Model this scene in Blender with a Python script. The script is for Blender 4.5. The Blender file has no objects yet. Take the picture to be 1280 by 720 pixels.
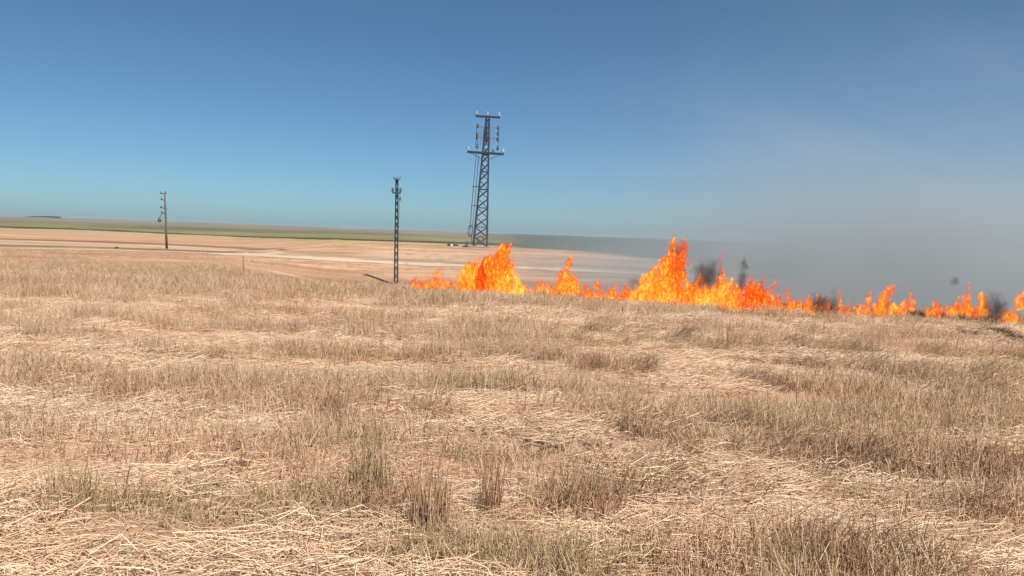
import bpy, bmesh, math, random
import numpy as np
from mathutils import Vector, Matrix, Euler

random.seed(7)
rng = np.random.default_rng(11)
sc = bpy.context.scene
COL = sc.collection

# ------------------------------------------------------------------ camera
EYE = 1.6
FPX = 985.0                      # focal length in pixels of a 1280 wide frame
PITCH, ROLL = math.radians(3.9), math.radians(2.0)
cam_d = bpy.data.cameras.new('camera')
cam = bpy.data.objects.new('camera', cam_d)
COL.objects.link(cam)
sc.camera = cam
cam_d.sensor_width = 36.0
cam_d.lens = 36.0 * FPX / 1280.0
cam_d.clip_start, cam_d.clip_end = 0.05, 30000
CAMROT = Matrix.Rotation(math.pi / 2 - PITCH, 3, 'X') @ Matrix.Rotation(ROLL, 3, 'Z')
cam.matrix_world = Matrix.Translation((0, 0, EYE)) @ CAMROT.to_4x4()

# ------------------------------------------------------------------ sky, sun, exposure
SUN_EL, SUN_AZ = math.radians(54), math.radians(146)     # azimuth clockwise from +Y (view direction)
world = bpy.data.worlds.new('World')
sc.world = world
world.use_nodes = True
wn = world.node_tree
bg = wn.nodes['Background']
sky = wn.nodes.new('ShaderNodeTexSky')
sky.sky_type = 'NISHITA'
sky.sun_disc = False
sky.sun_elevation = SUN_EL
sky.sun_rotation = SUN_AZ
sky.altitude = 0
sky.air_density = 0.65
sky.dust_density = 0.65
sky.ozone_density = 10.0
wb = wn.nodes.new('ShaderNodeMix')          # even white balance over the whole sky
wb.data_type, wb.blend_type = 'RGBA', 'MULTIPLY'
wb.inputs[0].default_value = 1.0
wb.inputs[7].default_value = (0.87, 0.95, 0.81, 1)
wn.links.new(sky.outputs[0], wb.inputs[6])
wn.links.new(wb.outputs[2], bg.inputs[0])
bg.inputs[1].default_value = 0.072
sun_d = bpy.data.lights.new('sun', 'SUN')
sun_d.energy = 5.0
sun_d.angle = math.radians(0.53)
sun_d.color = (1.0, 0.93, 0.82)
sun = bpy.data.objects.new('sun', sun_d)
COL.objects.link(sun)
sdir = Vector((math.sin(SUN_AZ) * math.cos(SUN_EL), math.cos(SUN_AZ) * math.cos(SUN_EL), math.sin(SUN_EL)))
sun.rotation_euler = sdir.to_track_quat('Z', 'Y').to_euler()
sun.location = sdir * 60
vs = sc.view_settings
vs.view_transform = 'Standard'
vs.look = 'None'
vs.exposure = 0.75
vs.gamma = 1.0
vs.use_curve_mapping = False
cy = sc.cycles
cy.max_bounces = 6
cy.diffuse_bounces = 3
cy.glossy_bounces = 2
cy.transmission_bounces = 3
cy.volume_bounces = 0
cy.transparent_max_bounces = 48
cy.volume_step_rate = 1.0
cy.volume_max_steps = 256
cy.use_denoising = True
cy.caustics_reflective = cy.caustics_refractive = False

# ------------------------------------------------------------------ numeric helpers
TAB = rng.random((256, 256))


def vnoise(x, y, seed=0):
    x = np.asarray(x, float) + seed * 17.31
    y = np.asarray(y, float) + seed * 9.77
    xi, yi = np.floor(x).astype(int), np.floor(y).astype(int)
    fx, fy = x - xi, y - yi
    fx, fy = fx * fx * (3 - 2 * fx), fy * fy * (3 - 2 * fy)
    a, b = TAB[xi % 256, yi % 256], TAB[(xi + 1) % 256, yi % 256]
    c, d = TAB[xi % 256, (yi + 1) % 256], TAB[(xi + 1) % 256, (yi + 1) % 256]
    return (a * (1 - fx) + b * fx) * (1 - fy) + (c * (1 - fx) + d * fx) * fy


def fbm(x, y, oct=4, seed=0):
    s, a, t = 0.0, 0.5, 0.0
    for k in range(oct):
        s = s + a * vnoise(np.asarray(x) * 2 ** k, np.asarray(y) * 2 ** k, seed + k * 3)
        t += a
        a *= 0.5
    return s / t


def sstep(a, b, x):
    t = np.clip((x - a) / (b - a), 0, 1)
    return t * t * (3 - 2 * t)


LP = np.array([(0, 0), (12, 0), (21, 0), (30, -.35), (40, -.8), (63, -1.4), (112, -2.06), (200, -2.9), (600, -7), (1200, -5), (3000, -1), (6000, 10), (9500, 14.5)], float)
CP = np.array([(0, 0), (12, 0), (21.5, 0), (30, -.9), (45, -2.15), (63, -3.0), (75, -1.65), (90, 0.05), (200, -1.2), (600, -5.5), (1200, -3.5), (3000, 0), (6000, 5), (9500, 9)], float)


def crest_y(x):
    return np.where(x > 0, 21.5 - 0.34 * np.minimum(x, 16), 21.5)


def zfun(x, y):
    """height of the land (metres), x to the right, y ahead of the camera"""
    x, y = np.asarray(x, float), np.asarray(y, float)
    r = np.hypot(x, y)
    yy = np.where(y > 0, y + (21.5 - crest_y(x)) * np.exp(-np.maximum(y - 20, 0) / 50) * sstep(6, 14, y), 0)
    # beyond the wide front sector use the radius
    u = x / np.maximum(y, 1e-3)
    yy = np.where(np.abs(u) > 1.2, np.minimum(r * 0.64, 9000), yy)
    yy = np.maximum(yy, 0)
    ly = np.log(yy + 2)
    zl = np.interp(ly, np.log(LP[:, 0] + 2), LP[:, 1])
    zc = np.interp(ly, np.log(CP[:, 0] + 2), CP[:, 1])
    w = sstep(-0.38, -0.2, u)
    z = zl * (1 - w) + zc * w
    far = sstep(100, 400, r)
    z = z + far * (fbm(x / 300, y / 300, 3, 5) - 0.5) * 1.2 * (1 + r / 2500)
    z = z + 5.5 * np.exp(-((x + 1488) / 95) ** 2 - ((y - 2500) / 160) ** 2)      # low knoll on the left skyline
    z = z + (fbm(x / 3.0, y / 3.0, 2, 9) - 0.5) * 0.10 * sstep(150, 20, r)
    return z


def ray(px, py):
    d = CAMROT @ Vector(((px - 640) / FPX, -(py - 360) / FPX, -1.0))
    return d / d.y


def at(px, py, dist=None):
    """the point of the land seen at a pixel of the photograph, or the point at that distance ahead"""
    d = ray(px, py)
    if dist is not None:
        return Vector((d.x * dist, dist, EYE + d.z * dist))
    ys = np.concatenate([np.linspace(2, 30, 1500), np.geomspace(30.02, 9000, 4000)])
    g = EYE + d.z * ys - zfun(d.x * ys, ys)
    k = np.argmax(g < 0) if (g < 0).any() else len(ys) - 1
    yv = float(ys[k])
    return Vector((d.x * yv, yv, float(zfun(d.x * yv, yv))))


# ------------------------------------------------------------------ object helpers
def mesh_obj(name, verts, faces, mat=None, parent=None, smooth=False):
    me = bpy.data.meshes.new(name)
    me.from_pydata([tuple(v) for v in verts], [], faces)
    me.update()
    if smooth:
        me.shade_smooth()
    o = bpy.data.objects.new(name, me)
    COL.objects.link(o)
    if mat:
        me.materials.append(mat)
    if parent:
        o.parent = parent
    return o


def tag(o, label=None, cat=None, group=None, kind=None):
    for k, v in (('label', label), ('category', cat), ('group', group), ('kind', kind)):
        if v:
            o[k] = v
    return o


def empty(name, loc, rot=(0, 0, 0)):
    o = bpy.data.objects.new(name, None)
    COL.objects.link(o)
    o.location = loc
    o.rotation_euler = rot
    o.empty_display_size = 0.2
    return o


def inst(name, me, parent=None, M=None):
    o = bpy.data.objects.new(name, me)
    COL.objects.link(o)
    if parent:
        o.parent = parent
    if M is not None:
        o.matrix_local = M
    return o


def numesh(name, V, F, mat=None, attrs=None, smooth=False):
    """fast mesh from numpy arrays; F is (n,3) or (n,4)"""
    me = bpy.data.meshes.new(name)
    V = np.asarray(V, np.float32)
    F = np.asarray(F, np.int32)
    me.vertices.add(len(V))
    me.vertices.foreach_set('co', V.ravel())
    if len(F):
        k = F.shape[1]
        me.loops.add(F.size)
        me.loops.foreach_set('vertex_index', F.ravel())
        me.polygons.add(len(F))
        me.polygons.foreach_set('loop_start', np.arange(0, F.size, k, dtype=np.int32))
        me.polygons.foreach_set('loop_total', np.full(len(F), k, np.int32))
    me.update(calc_edges=True)
    me.validate()
    for n, (typ, arr) in (attrs or {}).items():
        a = me.attributes.new(n, typ, 'POINT')
        key = {'FLOAT': 'value', 'INT': 'value', 'FLOAT_VECTOR': 'vector', 'FLOAT_COLOR': 'color'}[typ]
        a.data.foreach_set(key, np.asarray(arr).ravel())
    if smooth and len(F):
        me.shade_smooth()
    if mat:
        me.materials.append(mat)
    return me


# ------------------------------------------------------------------ materials
def newmat(name):
    m = bpy.data.materials.new(name)
    m.use_nodes = True
    nt = m.node_tree
    return m, nt, nt.nodes['Principled BSDF'], nt.nodes['Material Output']


def N(nt, typ, **kw):
    n = nt.nodes.new(typ)
    for k, v in kw.items():
        setattr(n, k, v)
    return n


def math_node(nt, op, a, b=None, clamp=False):
    n = nt.nodes.new('ShaderNodeMath')
    n.operation = op
    n.use_clamp = clamp
    for i, v in enumerate((a, b)):
        if v is None:
            continue
        if isinstance(v, (int, float)):
            n.inputs[i].default_value = v
        else:
            nt.links.new(v, n.inputs[i])
    return n.outputs[0]


def maprange(nt, v, a, b, c, d, smooth=False):
    n = nt.nodes.new('ShaderNodeMapRange')
    n.clamp = True
    if smooth:
        n.interpolation_type = 'SMOOTHSTEP'
    nt.links.new(v, n.inputs[0])
    for i, x in enumerate((a, b, c, d)):
        n.inputs[i + 1].default_value = x
    return n.outputs[0]


def ramp(nt, fac, stops, interp='LINEAR'):
    n = nt.nodes.new('ShaderNodeValToRGB')
    cr = n.color_ramp
    cr.interpolation = interp
    while len(cr.elements) < len(stops):
        cr.elements.new(0.5)
    for e, (p, c) in zip(cr.elements, stops):
        e.position = p
        e.color = (*c, 1) if len(c) == 3 else c
    nt.links.new(fac, n.inputs[0])
    return n.outputs[0]


def mixrgb(nt, fac, a, b, blend='MIX'):
    n = nt.nodes.new('ShaderNodeMix')
    n.data_type = 'RGBA'
    n.blend_type = blend
    for sock, v in ((n.inputs[0], fac), (n.inputs[6], a), (n.inputs[7], b)):
        if isinstance(v, (int, float)):
            sock.default_value = v
        elif isinstance(v, tuple):
            sock.default_value = (*v, 1)
        else:
            nt.links.new(v, sock)
    return n.outputs[2]


def noise(nt, vec, scale, detail=4, rough=0.55, dist=0.0):
    n = nt.nodes.new('ShaderNodeTexNoise')
    n.inputs['Scale'].default_value = scale
    n.inputs['Detail'].default_value = detail
    n.inputs['Roughness'].default_value = rough
    n.inputs['Distortion'].default_value = dist
    if vec is not None:
        nt.links.new(vec, n.inputs['Vector'])
    return n.outputs[0]


def scaled(nt, vec, s):
    n = nt.nodes.new('ShaderNodeMapping')
    n.inputs['Scale'].default_value = s
    nt.links.new(vec, n.inputs['Vector'])
    return n.outputs[0]


def straw_material(name, stops, patch, spec=0.25):
    """dry stalks: colour varies stalk by stalk, clump by clump and in patches over the field"""
    m, nt, b, out = newmat(name)
    geo = N(nt, 'ShaderNodeNewGeometry')
    a = N(nt, 'ShaderNodeAttribute', attribute_name='tint')
    oi = N(nt, 'ShaderNodeObjectInfo')
    v = math_node(nt, 'ADD', math_node(nt, 'MULTIPLY', a.outputs['Fac'], 0.68), math_node(nt, 'MULTIPLY', oi.outputs['Random'], 0.32))
    col = ramp(nt, v, stops)
    pn = noise(nt, scaled(nt, geo.outputs['Position'], (0.35, 0.8, 0.8)), 0.9, 3, 0.6)
    pf = maprange(nt, pn, 0.42, 0.68, 0, 0.75, True)
    col = mixrgb(nt, pf, col, mixrgb(nt, 1.0, col, patch, 'MULTIPLY'))
    nt.links.new(col, b.inputs['Base Color'])
    b.inputs['Roughness'].default_value = 0.6
    b.inputs['Specular IOR Level'].default_value = spec
    tr = N(nt, 'ShaderNodeBsdfTranslucent')
    nt.links.new(col, tr.inputs['Color'])
    mx = N(nt, 'ShaderNodeMixShader')
    mx.inputs[0].default_value = 0.22
    nt.links.new(b.outputs[0], mx.inputs[1])
    nt.links.new(tr.outputs[0], mx.inputs[2])
    nt.links.new(mx.outputs[0], out.inputs['Surface'])
    return m


M_STRAW = straw_material('straw', [(0.0, (0.17, 0.10, 0.06)), (0.3, (0.43, 0.29, 0.18)), (0.6, (0.63, 0.455, 0.295)), (1.0, (0.90, 0.73, 0.53))], (0.91, 0.80, 0.74))
M_MAT = straw_material('flattened_straw', [(0.0, (0.27, 0.17, 0.11)), (0.25, (0.61, 0.43, 0.29)), (0.6, (0.80, 0.60, 0.42)), (1.0, (0.95, 0.80, 0.62))], (0.95, 0.84, 0.79))
M_WEED = straw_material('greenish_straw', [(0.0, (0.22, 0.16, 0.08)), (0.4, (0.42, 0.315, 0.17)), (0.75, (0.56, 0.43, 0.255)), (1.0, (0.70, 0.56, 0.365))], (0.93, 0.90, 0.82))
M_RUST = straw_material('russet_straw', [(0.0, (0.20, 0.10, 0.06)), (0.4, (0.37, 0.215, 0.135)), (0.75, (0.54, 0.37, 0.245)), (1.0, (0.70, 0.53, 0.38))], (0.9, 0.78, 0.72))


def ground_material():
    m, nt, b, out = newmat('field_soil')
    geo = N(nt, 'ShaderNodeNewGeometry')
    P = geo.outputs['Position']
    a = N(nt, 'ShaderNodeAttribute', attribute_name='field_colour')
    base = a.outputs['Color']
    # chaff and clods close by
    fine = noise(nt, P, 38, 6, 0.65)
    mid = noise(nt, P, 6, 5, 0.6)
    big = noise(nt, scaled(nt, P, (0.02, 0.07, 0.05)), 1.0, 7, 0.68)
    strk = noise(nt, scaled(nt, P, (0.10, 0.55, 0.5)), 1.0, 6, 0.65)
    col = mixrgb(nt, maprange(nt, fine, 0.35, 0.7, 0, 0.6), mixrgb(nt, 1.0, base, (0.72, 0.68, 0.66), 'MULTIPLY'), mixrgb(nt, 1.0, base, (1.18, 1.17, 1.14), 'MULTIPLY'))
    col = mixrgb(nt, maprange(nt, mid, 0.35, 0.65, 0, 0.35), col, mixrgb(nt, 1.0, col, (0.72, 0.70, 0.70), 'MULTIPLY'))
    col = mixrgb(nt, maprange(nt, strk, 0.40, 0.62, 0, 1.0), mixrgb(nt, 1.0, col, (1.14, 1.12, 1.10), 'MULTIPLY'), mixrgb(nt, 1.0, col, (0.74, 0.67, 0.62), 'MULTIPLY'))
    col = mixrgb(nt, maprange(nt, big, 0.40, 0.60, 0, 1.0), mixrgb(nt, 1.0, col, (1.08, 1.08, 1.08), 'MULTIPLY'), mixrgb(nt, 1.0, col, (0.80, 0.73, 0.67), 'MULTIPLY'))
    nt.links.new(col, b.inputs['Base Color'])
    b.inputs['Roughness'].default_value = 0.95
    b.inputs['Specular IOR Level'].default_value = 0.1
    bump = N(nt, 'ShaderNodeBump')
    bump.inputs['Strength'].default_value = 0.9
    bump.inputs['Distance'].default_value = 0.04
    hgt = math_node(nt, 'ADD', math_node(nt, 'MULTIPLY', fine, 0.4), mid)
    nt.links.new(hgt, bump.inputs['Height'])
    nt.links.new(bump.outputs[0], b.inputs['Normal'])
    return m


def plain(name, col, rough=0.6, metal=0.0, var=0.15, scale=6.0, spec=0.5):
    m, nt, b, out = newmat(name)
    tc = N(nt, 'ShaderNodeTexCoord')
    n = noise(nt, tc.outputs['Object'], scale, 5, 0.6)
    lo = tuple(c * (1 - var) for c in col)
    hi = tuple(min(1, c * (1 + var)) for c in col)
    c = mixrgb(nt, maprange(nt, n, 0.3, 0.7, 0, 1), lo, hi)
    nt.links.new(c, b.inputs['Base Color'])
    b.inputs['Roughness'].default_value = rough
    b.inputs['Metallic'].default_value = metal
    b.inputs['Specular IOR Level'].default_value = spec
    return m


M_GROUND = ground_material()
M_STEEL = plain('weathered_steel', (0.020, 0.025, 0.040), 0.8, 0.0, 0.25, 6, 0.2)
M_PORC = plain('white_porcelain', (0.36, 0.41, 0.47), 0.2, 0, 0.05)
M_BROWNP = plain('brown_porcelain', (0.05, 0.04, 0.05), 0.25, 0, 0.1)
M_COPPER = plain('purple_busbar', (0.15, 0.11, 0.15), 0.5, 0.3, 0.15)
M_WOOD = plain('weathered_pole_wood', (0.10, 0.085, 0.075), 0.85, 0, 0.3, 9)
M_CONC = plain('concrete', (0.20, 0.19, 0.18), 0.9, 0, 0.12)
M_CABLE = plain('black_cable', (0.035, 0.037, 0.045), 0.6)
M_SHRUB = plain('dark_shrub_leaf', (0.055, 0.06, 0.03), 0.8, 0, 0.4, 3)
M_CLOD = plain('soil_clod', (0.24, 0.155, 0.11), 0.95, 0, 0.3, 14, 0.1)
M_STONE = plain('pale_stone', (0.72, 0.68, 0.62), 0.8, 0, 0.12, 10)
M_STAKE = plain('stake_wood', (0.20, 0.13, 0.085), 0.85, 0, 0.2)
M_ROAD = plain('pale_dirt', (0.41, 0.315, 0.235), 0.95, 0, 0.10, 0.8, 0.1)
M_TREE = plain('far_tree_leaf', (0.030, 0.042, 0.024), 0.9, 0, 0.4, 0.4)

# ------------------------------------------------------------------ the land: one sheet out to the horizon
BX0 = [-60, 0, 100, 300, 500, 680, 1000, 1340]
BX = np.linspace(-60, 1340, 41)
BANDS = [  # rows of the boundaries between the fields, from the near side outwards, with the colour of the strip beyond each
    ((335, 335, 336, 349, 357.5, 366, 386, 408), (0.36, 0.235, 0.155)),
    ((332, 332, 332, 341, 351, 358, 376, 394), (0.60, 0.435, 0.31)),
    ((325, 325, 326, 333, 344, 349, 364, 380), (0.53, 0.36, 0.245)),
    ((308, 308.5, 310, 316.5, 327, 334, 348, 362), (0.24, 0.185, 0.13)),
    ((304, 305, 307.8, 314, 324, 331, 345, 359), (0.60, 0.465, 0.33)),
    ((298, 299.5, 302.2, 311, 319.5, 327, 339, 353), (0.31, 0.205, 0.14)),
    ((296, 297.5, 299.8, 308.5, 317.5, 325, 337, 351), (0.58, 0.405, 0.275)),
    ((286, 288, 292, 300, 306.5, 313, 325, 338), (0.50, 0.41, 0.25)),
    ((283, 284.8, 287.6, 296.5, 302.5, 309, 320, 332), (0.10, 0.095, 0.05)),
    ((281, 282.8, 286, 294.8, 300, 306, 317, 329), (0.28, 0.29, 0.14)),
    ((278.5, 280, 282.5, 290, 295.5, 302.5, 314, 326), (0.20, 0.21, 0.12)),
    ((274.5, 276.5, 279, 286, 293, 300.5, 312, 324), (0.27, 0.265, 0.19)),
]
BAND_U, BAND_Y = [], []
for rows, c in BANDS:
    pts = [at(px, py) for px, py in zip(BX, np.interp(BX, BX0, rows))]
    BAND_U.append([p.x / p.y for p in pts])
    BAND_Y.append([math.log(p.y) for p in pts])
RISE_U, RISE_Y = [], []
for px, py in [(560, 303), (600, 307), (640, 310), (680, 313), (740, 318), (800, 325), (1000, 338), (1340, 358)]:
    p = at(px, py)
    RISE_U.append(p.x / p.y)
    RISE_Y.append(math.log(p.y))
SOIL = []
for px, py, rx, ry in [(690, 560, .85, .36), (480, 632, .25, .12), (600, 645, .2, .1)]:
    p = at(px, py)
    SOIL.append((p.x, p.y, rx, ry))
NEAR_COL = np.array((0.40, 0.27, 0.19))


def field_colour(x, y):
    u = x / np.maximum(y, 0.5)
    ly = np.log(np.maximum(y, 0.5))
    col = np.tile(NEAR_COL, (len(x), 1))
    # soil under the stubble: paler chaff-strewn and redder bare places
    p = fbm(x * 0.35, y * 0.6, 3, 31)
    col *= (0.8 + 0.45 * p)[:, None]
    red = sstep(0.50, 0.66, fbm(x * 0.5, y * 0.9, 3, 41))
    col = col * (1 - red[:, None] * np.array((0.0, 0.10, 0.14)))
    for (sx, sy, rx, ry) in SOIL:      # turned, darker earth
        d = np.sqrt(((x - sx) / rx) ** 2 + ((y - sy) / ry) ** 2) + (fbm(x * 3, y * 3, 2, 52) - 0.5) * 0.9
        k = sstep(1.2, 0.7, d)[:, None]
        col = col * (1 - k) + np.array((0.24, 0.15, 0.105)) * k
    wob = (fbm(x / 30, y / 30, 3, 77) - 0.5)
    for (rows, c), bu, by in zip(BANDS, BAND_U, BAND_Y):
        o = np.argsort(bu)
        edge = np.interp(u, np.array(bu)[o], np.array(by)[o])
        w = np.clip((ly + wob * 0.03 * ly - edge) / (0.05 if by[12] < 4.7 else 0.02) + 0.5, 0, 1) * (y > 5)
        col = col * (1 - w[:, None]) + np.array(c) * 0.82 * w[:, None]
    fm = sstep(200, 500, y)[:, None]
    col = col * (1 - fm + fm * (0.62 + 0.76 * fbm(x / 180, y / 420, 4, 88))[:, None])
    # darker rise of land far off to the right of the tall pylon
    edge = np.interp(u, np.array(RISE_U), np.array(RISE_Y))
    w = np.clip((ly + wob * 0.03 * ly - edge) / 0.03 + 0.5, 0, 1) * sstep(-0.045, 0.03, u) * (y > 60)
    col = col * (1 - w[:, None]) + (np.array((0.085, 0.11, 0.10)) + np.array((0.22, 0.20, 0.17)) * sstep(0.22, 0.42, u)[:, None]) * w[:, None]  # paler to the right: fading into smoke is painted into the land colour
    # ground already burnt, just behind the fire front
    s = y - crest_y(x)
    burn = sstep(-0.15, 0.4, s + (fbm(x * 0.8, y * 0.8, 3, 3) - 0.5) * 1.2) * sstep(5.0, 3.0, s) * sstep(-3.0, 0.5, x) * (x < 40)
    col = col * (1 - burn[:, None]) + np.array((0.035, 0.03, 0.028)) * burn[:, None]
    return col


def build_ground():
    ang = np.concatenate([np.linspace(-180, -50, 26)[:-1], np.linspace(-50, 50, 641), np.linspace(50, 180, 26)[1:-1]])
    a = np.radians(ang)
    rad = np.concatenate([[0.4, 0.8, 1.2, 1.6], np.geomspace(2.0, 30, 430), np.geomspace(30.2, 400, 260), np.geomspace(404, 9700, 190)])
    R, A = np.meshgrid(rad, a, indexing='ij')
    X, Y = R * np.sin(A), R * np.cos(A)
    x, y = X.ravel(), Y.ravel()
    z = zfun(x, y)
    near = sstep(26, 14, R.ravel())
    z = z + near * ((fbm(x * 1.6, y * 2.4, 3, 12) - 0.5) * 0.09 + (fbm(x * 7, y * 7, 4, 15) - 0.5) * 0.06)
    nr, na = len(rad), len(a)
    i = np.arange(nr - 1)[:, None] * na
    j = np.arange(na)[None, :]
    jn = (j + 1) % na
    F = np.stack([i + j, i + jn, i + na + jn, i + na + j], -1).reshape(-1, 4)
    V = np.stack([x, y, z], 1)
    V = np.vstack([V, [[0, 0, float(zfun(0, 0))]]])
    col = field_colour(x, y)
    col = np.vstack([col, [NEAR_COL]])
    rgba = np.concatenate([col, np.ones((len(col), 1))], 1).astype(np.float32)
    me = numesh('ground', V, F, M_GROUND, {'field_colour': ('FLOAT_COLOR', rgba)}, smooth=True)
    o = inst('ground', me)
    tag(o, 'dry stubble field falling to pink and tan fields with green strips far off', kind='structure')


build_ground()


def gz(x, y):
    x, y = np.asarray(x, float), np.asarray(y, float)
    near = sstep(26, 14, np.hypot(x, y))
    return zfun(x, y) + near * ((fbm(x * 1.6, y * 2.4, 3, 12) - 0.5) * 0.09 + (fbm(x * 7, y * 7, 4, 15) - 0.5) * 0.06)


def dirt_road():
    """pale farm track crossing the hollow from left to right"""
    rows = [(-60, 309), (0, 310.5), (50, 311), (100, 312), (160, 313.2), (220, 314.8), (300, 318), (400, 323.5), (500, 329.2), (580, 332.6), (680, 336), (800, 342), (1000, 354), (1320, 374)]
    xs = np.linspace(-60, 1320, 60)
    pts = [at(px, py) for px, py in zip(xs, np.interp(xs, [r[0] for r in rows], [r[1] for r in rows]))]
    V, F = [], []
    fine = []
    for p, q in zip(pts, pts[1:]):
        for t in np.linspace(0, 1, 4, endpoint=False):
            fine.append(p.lerp(q, t))
    fine.append(pts[-1])
    for k, p in enumerate(fine):
        d = (fine[min(k + 1, len(fine) - 1)] - fine[max(k - 1, 0)])
        n = Vector((-d.y, d.x, 0)).normalized()
        w = (0.75 + 1.9 * float(sstep(70, 105, p.y))) * (0.8 + 0.4 * float(vnoise(k * 0.3, 2.5)))
        for s in np.linspace(-1, 1, 9):
            v = p + n * w * s * (0.75 + 0.5 * float(vnoise(k * 0.9, 7.5 if s > 0 else 3.5)))
            V.append((v.x, v.y, float(zfun(v.x, v.y)) + 0.06 - 0.03 * abs(s)))
    for k in range(len(fine) - 1):
        for j in range(8):
            F.append((k * 9 + j, k * 9 + j + 1, k * 9 + 10 + j, k * 9 + 9 + j))
    o = mesh_obj('dirt_road', V, F, M_ROAD, smooth=True)
    tag(o, 'pale farm track crossing the fields behind the stubble', kind='structure')


dirt_road()

# ------------------------------------------------------------------ stalks
def stalks(P0, P1, P2, r0, r1, tint, mat, name, sides=3):
    """each stalk a thin bent prism: base, middle, tip"""
    n = len(P0)
    out, rad = [], [r0, (r0 + r1) * 0.55, r1]
    d = P2 - P0
    d /= np.linalg.norm(d, axis=1)[:, None] + 1e-9
    ref = np.where(np.abs(d[:, 2:3]) > 0.8, np.array([[1.0, 0, 0]]), np.array([[0, 0, 1.0]]))
    s = np.cross(d, ref)
    s /= np.linalg.norm(s, axis=1)[:, None] + 1e-9
    t = np.cross(d, s)
    ph = rng.random(n) * 6.28
    rings = []
    for P, r in zip((P0, P1, P2), rad):
        for k in range(sides):
            a = ph + 2 * math.pi * k / sides
            rings.append(P + (s * np.cos(a)[:, None] + t * np.sin(a)[:, None]) * np.asarray(r)[:, None])
    V = np.stack(rings, 1).reshape(-1, 3)
    m = 3 * sides
    base = (np.arange(n) * m)[:, None]
    F = []
    for q in range(2):
        for k in range(sides):
            k2 = (k + 1) % sides
            F.append(np.stack([base[:, 0] + q * sides + k, base[:, 0] + q * sides + k2, base[:, 0] + (q + 1) * sides + k2, base[:, 0] + (q + 1) * sides + k], 1))
    F = np.concatenate(F)
    return numesh(name, V, F, mat, {'tint': ('FLOAT', np.repeat(tint, m).astype(np.float32))}, smooth=True)


def standing_clump(name, mat, n, rad, h0, h1, lean=0.12, comb=(0, 0), thick=0.0019, ears=False):
    rr = rad * np.sqrt(rng.random(n))
    a = rng.random(n) * 6.283
    b = np.stack([rr * np.cos(a), rr * np.sin(a), np.full(n, -0.02)], 1)
    h = h0 + (h1 - h0) * rng.random(n) ** 1.3
    dx = rng.normal(0, lean, n) + comb[0] + 0.25 * b[:, 0] / max(rad, .01) * lean
    dy = rng.normal(0, lean, n) + comb[1]
    mid = b + np.stack([dx * h * 0.35, dy * h * 0.35, h * 0.55], 1)
    L = np.sqrt(np.maximum(0.15, 1 - 0.6 * (dx ** 2 + dy ** 2)))
    tip = b + np.stack([dx * h * 1.05, dy * h * 1.05, h * L], 1)
    kink = rng.random(n) < 0.14
    tip[kink] = mid[kink] + np.stack([rng.normal(0, .07, kink.sum()), rng.normal(0, .07, kink.sum()), rng.normal(-0.03, 0.04, kink.sum())], 1)
    r = thick * (0.7 + 0.7 * rng.random(n))
    return stalks(b, mid, tip, r, r * (1.6 if ears else 0.7), rng.random(n), mat, name)


def mat_clump(name, mat, n, rad, l0, l1, zmax, aniso=0.5, thick=0.0019):
    rr = rad * np.sqrt(rng.random(n))
    a = rng.random(n) * 6.283
    c = np.stack([rr * np.cos(a), rr * np.sin(a), 0.004 + zmax * rng.random(n) ** 1.6], 1)
    th = rng.normal(0, aniso, n) + np.where(rng.random(n) < 0.5, 0, math.pi)
    L = l0 + (l1 - l0) * rng.random(n)
    d = np.stack([np.cos(th), np.sin(th), rng.normal(0.02, 0.10, n)], 1)
    p0 = c - d * L[:, None] / 2
    p2 = c + d * L[:, None] / 2
    bend = rng.normal(0, 0.035, (n, 3)) * np.array([1, 1, 0.5])
    p1 = c + bend
    for p in (p0, p1, p2):
        p[:, 2] = np.maximum(p[:, 2], -0.005)
    r = thick * (0.7 + 0.7 * rng.random(n))
    return stalks(p0, p1, p2, r, r * 0.8, rng.random(n), mat, name)


def source(coll_name, meshes):
    c = bpy.data.collections.new(coll_name)
    for k, me in enumerate(meshes):
        o = bpy.data.objects.new('%s_%02d' % (coll_name, k), me)
        c.objects.link(o)
    return c


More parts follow.
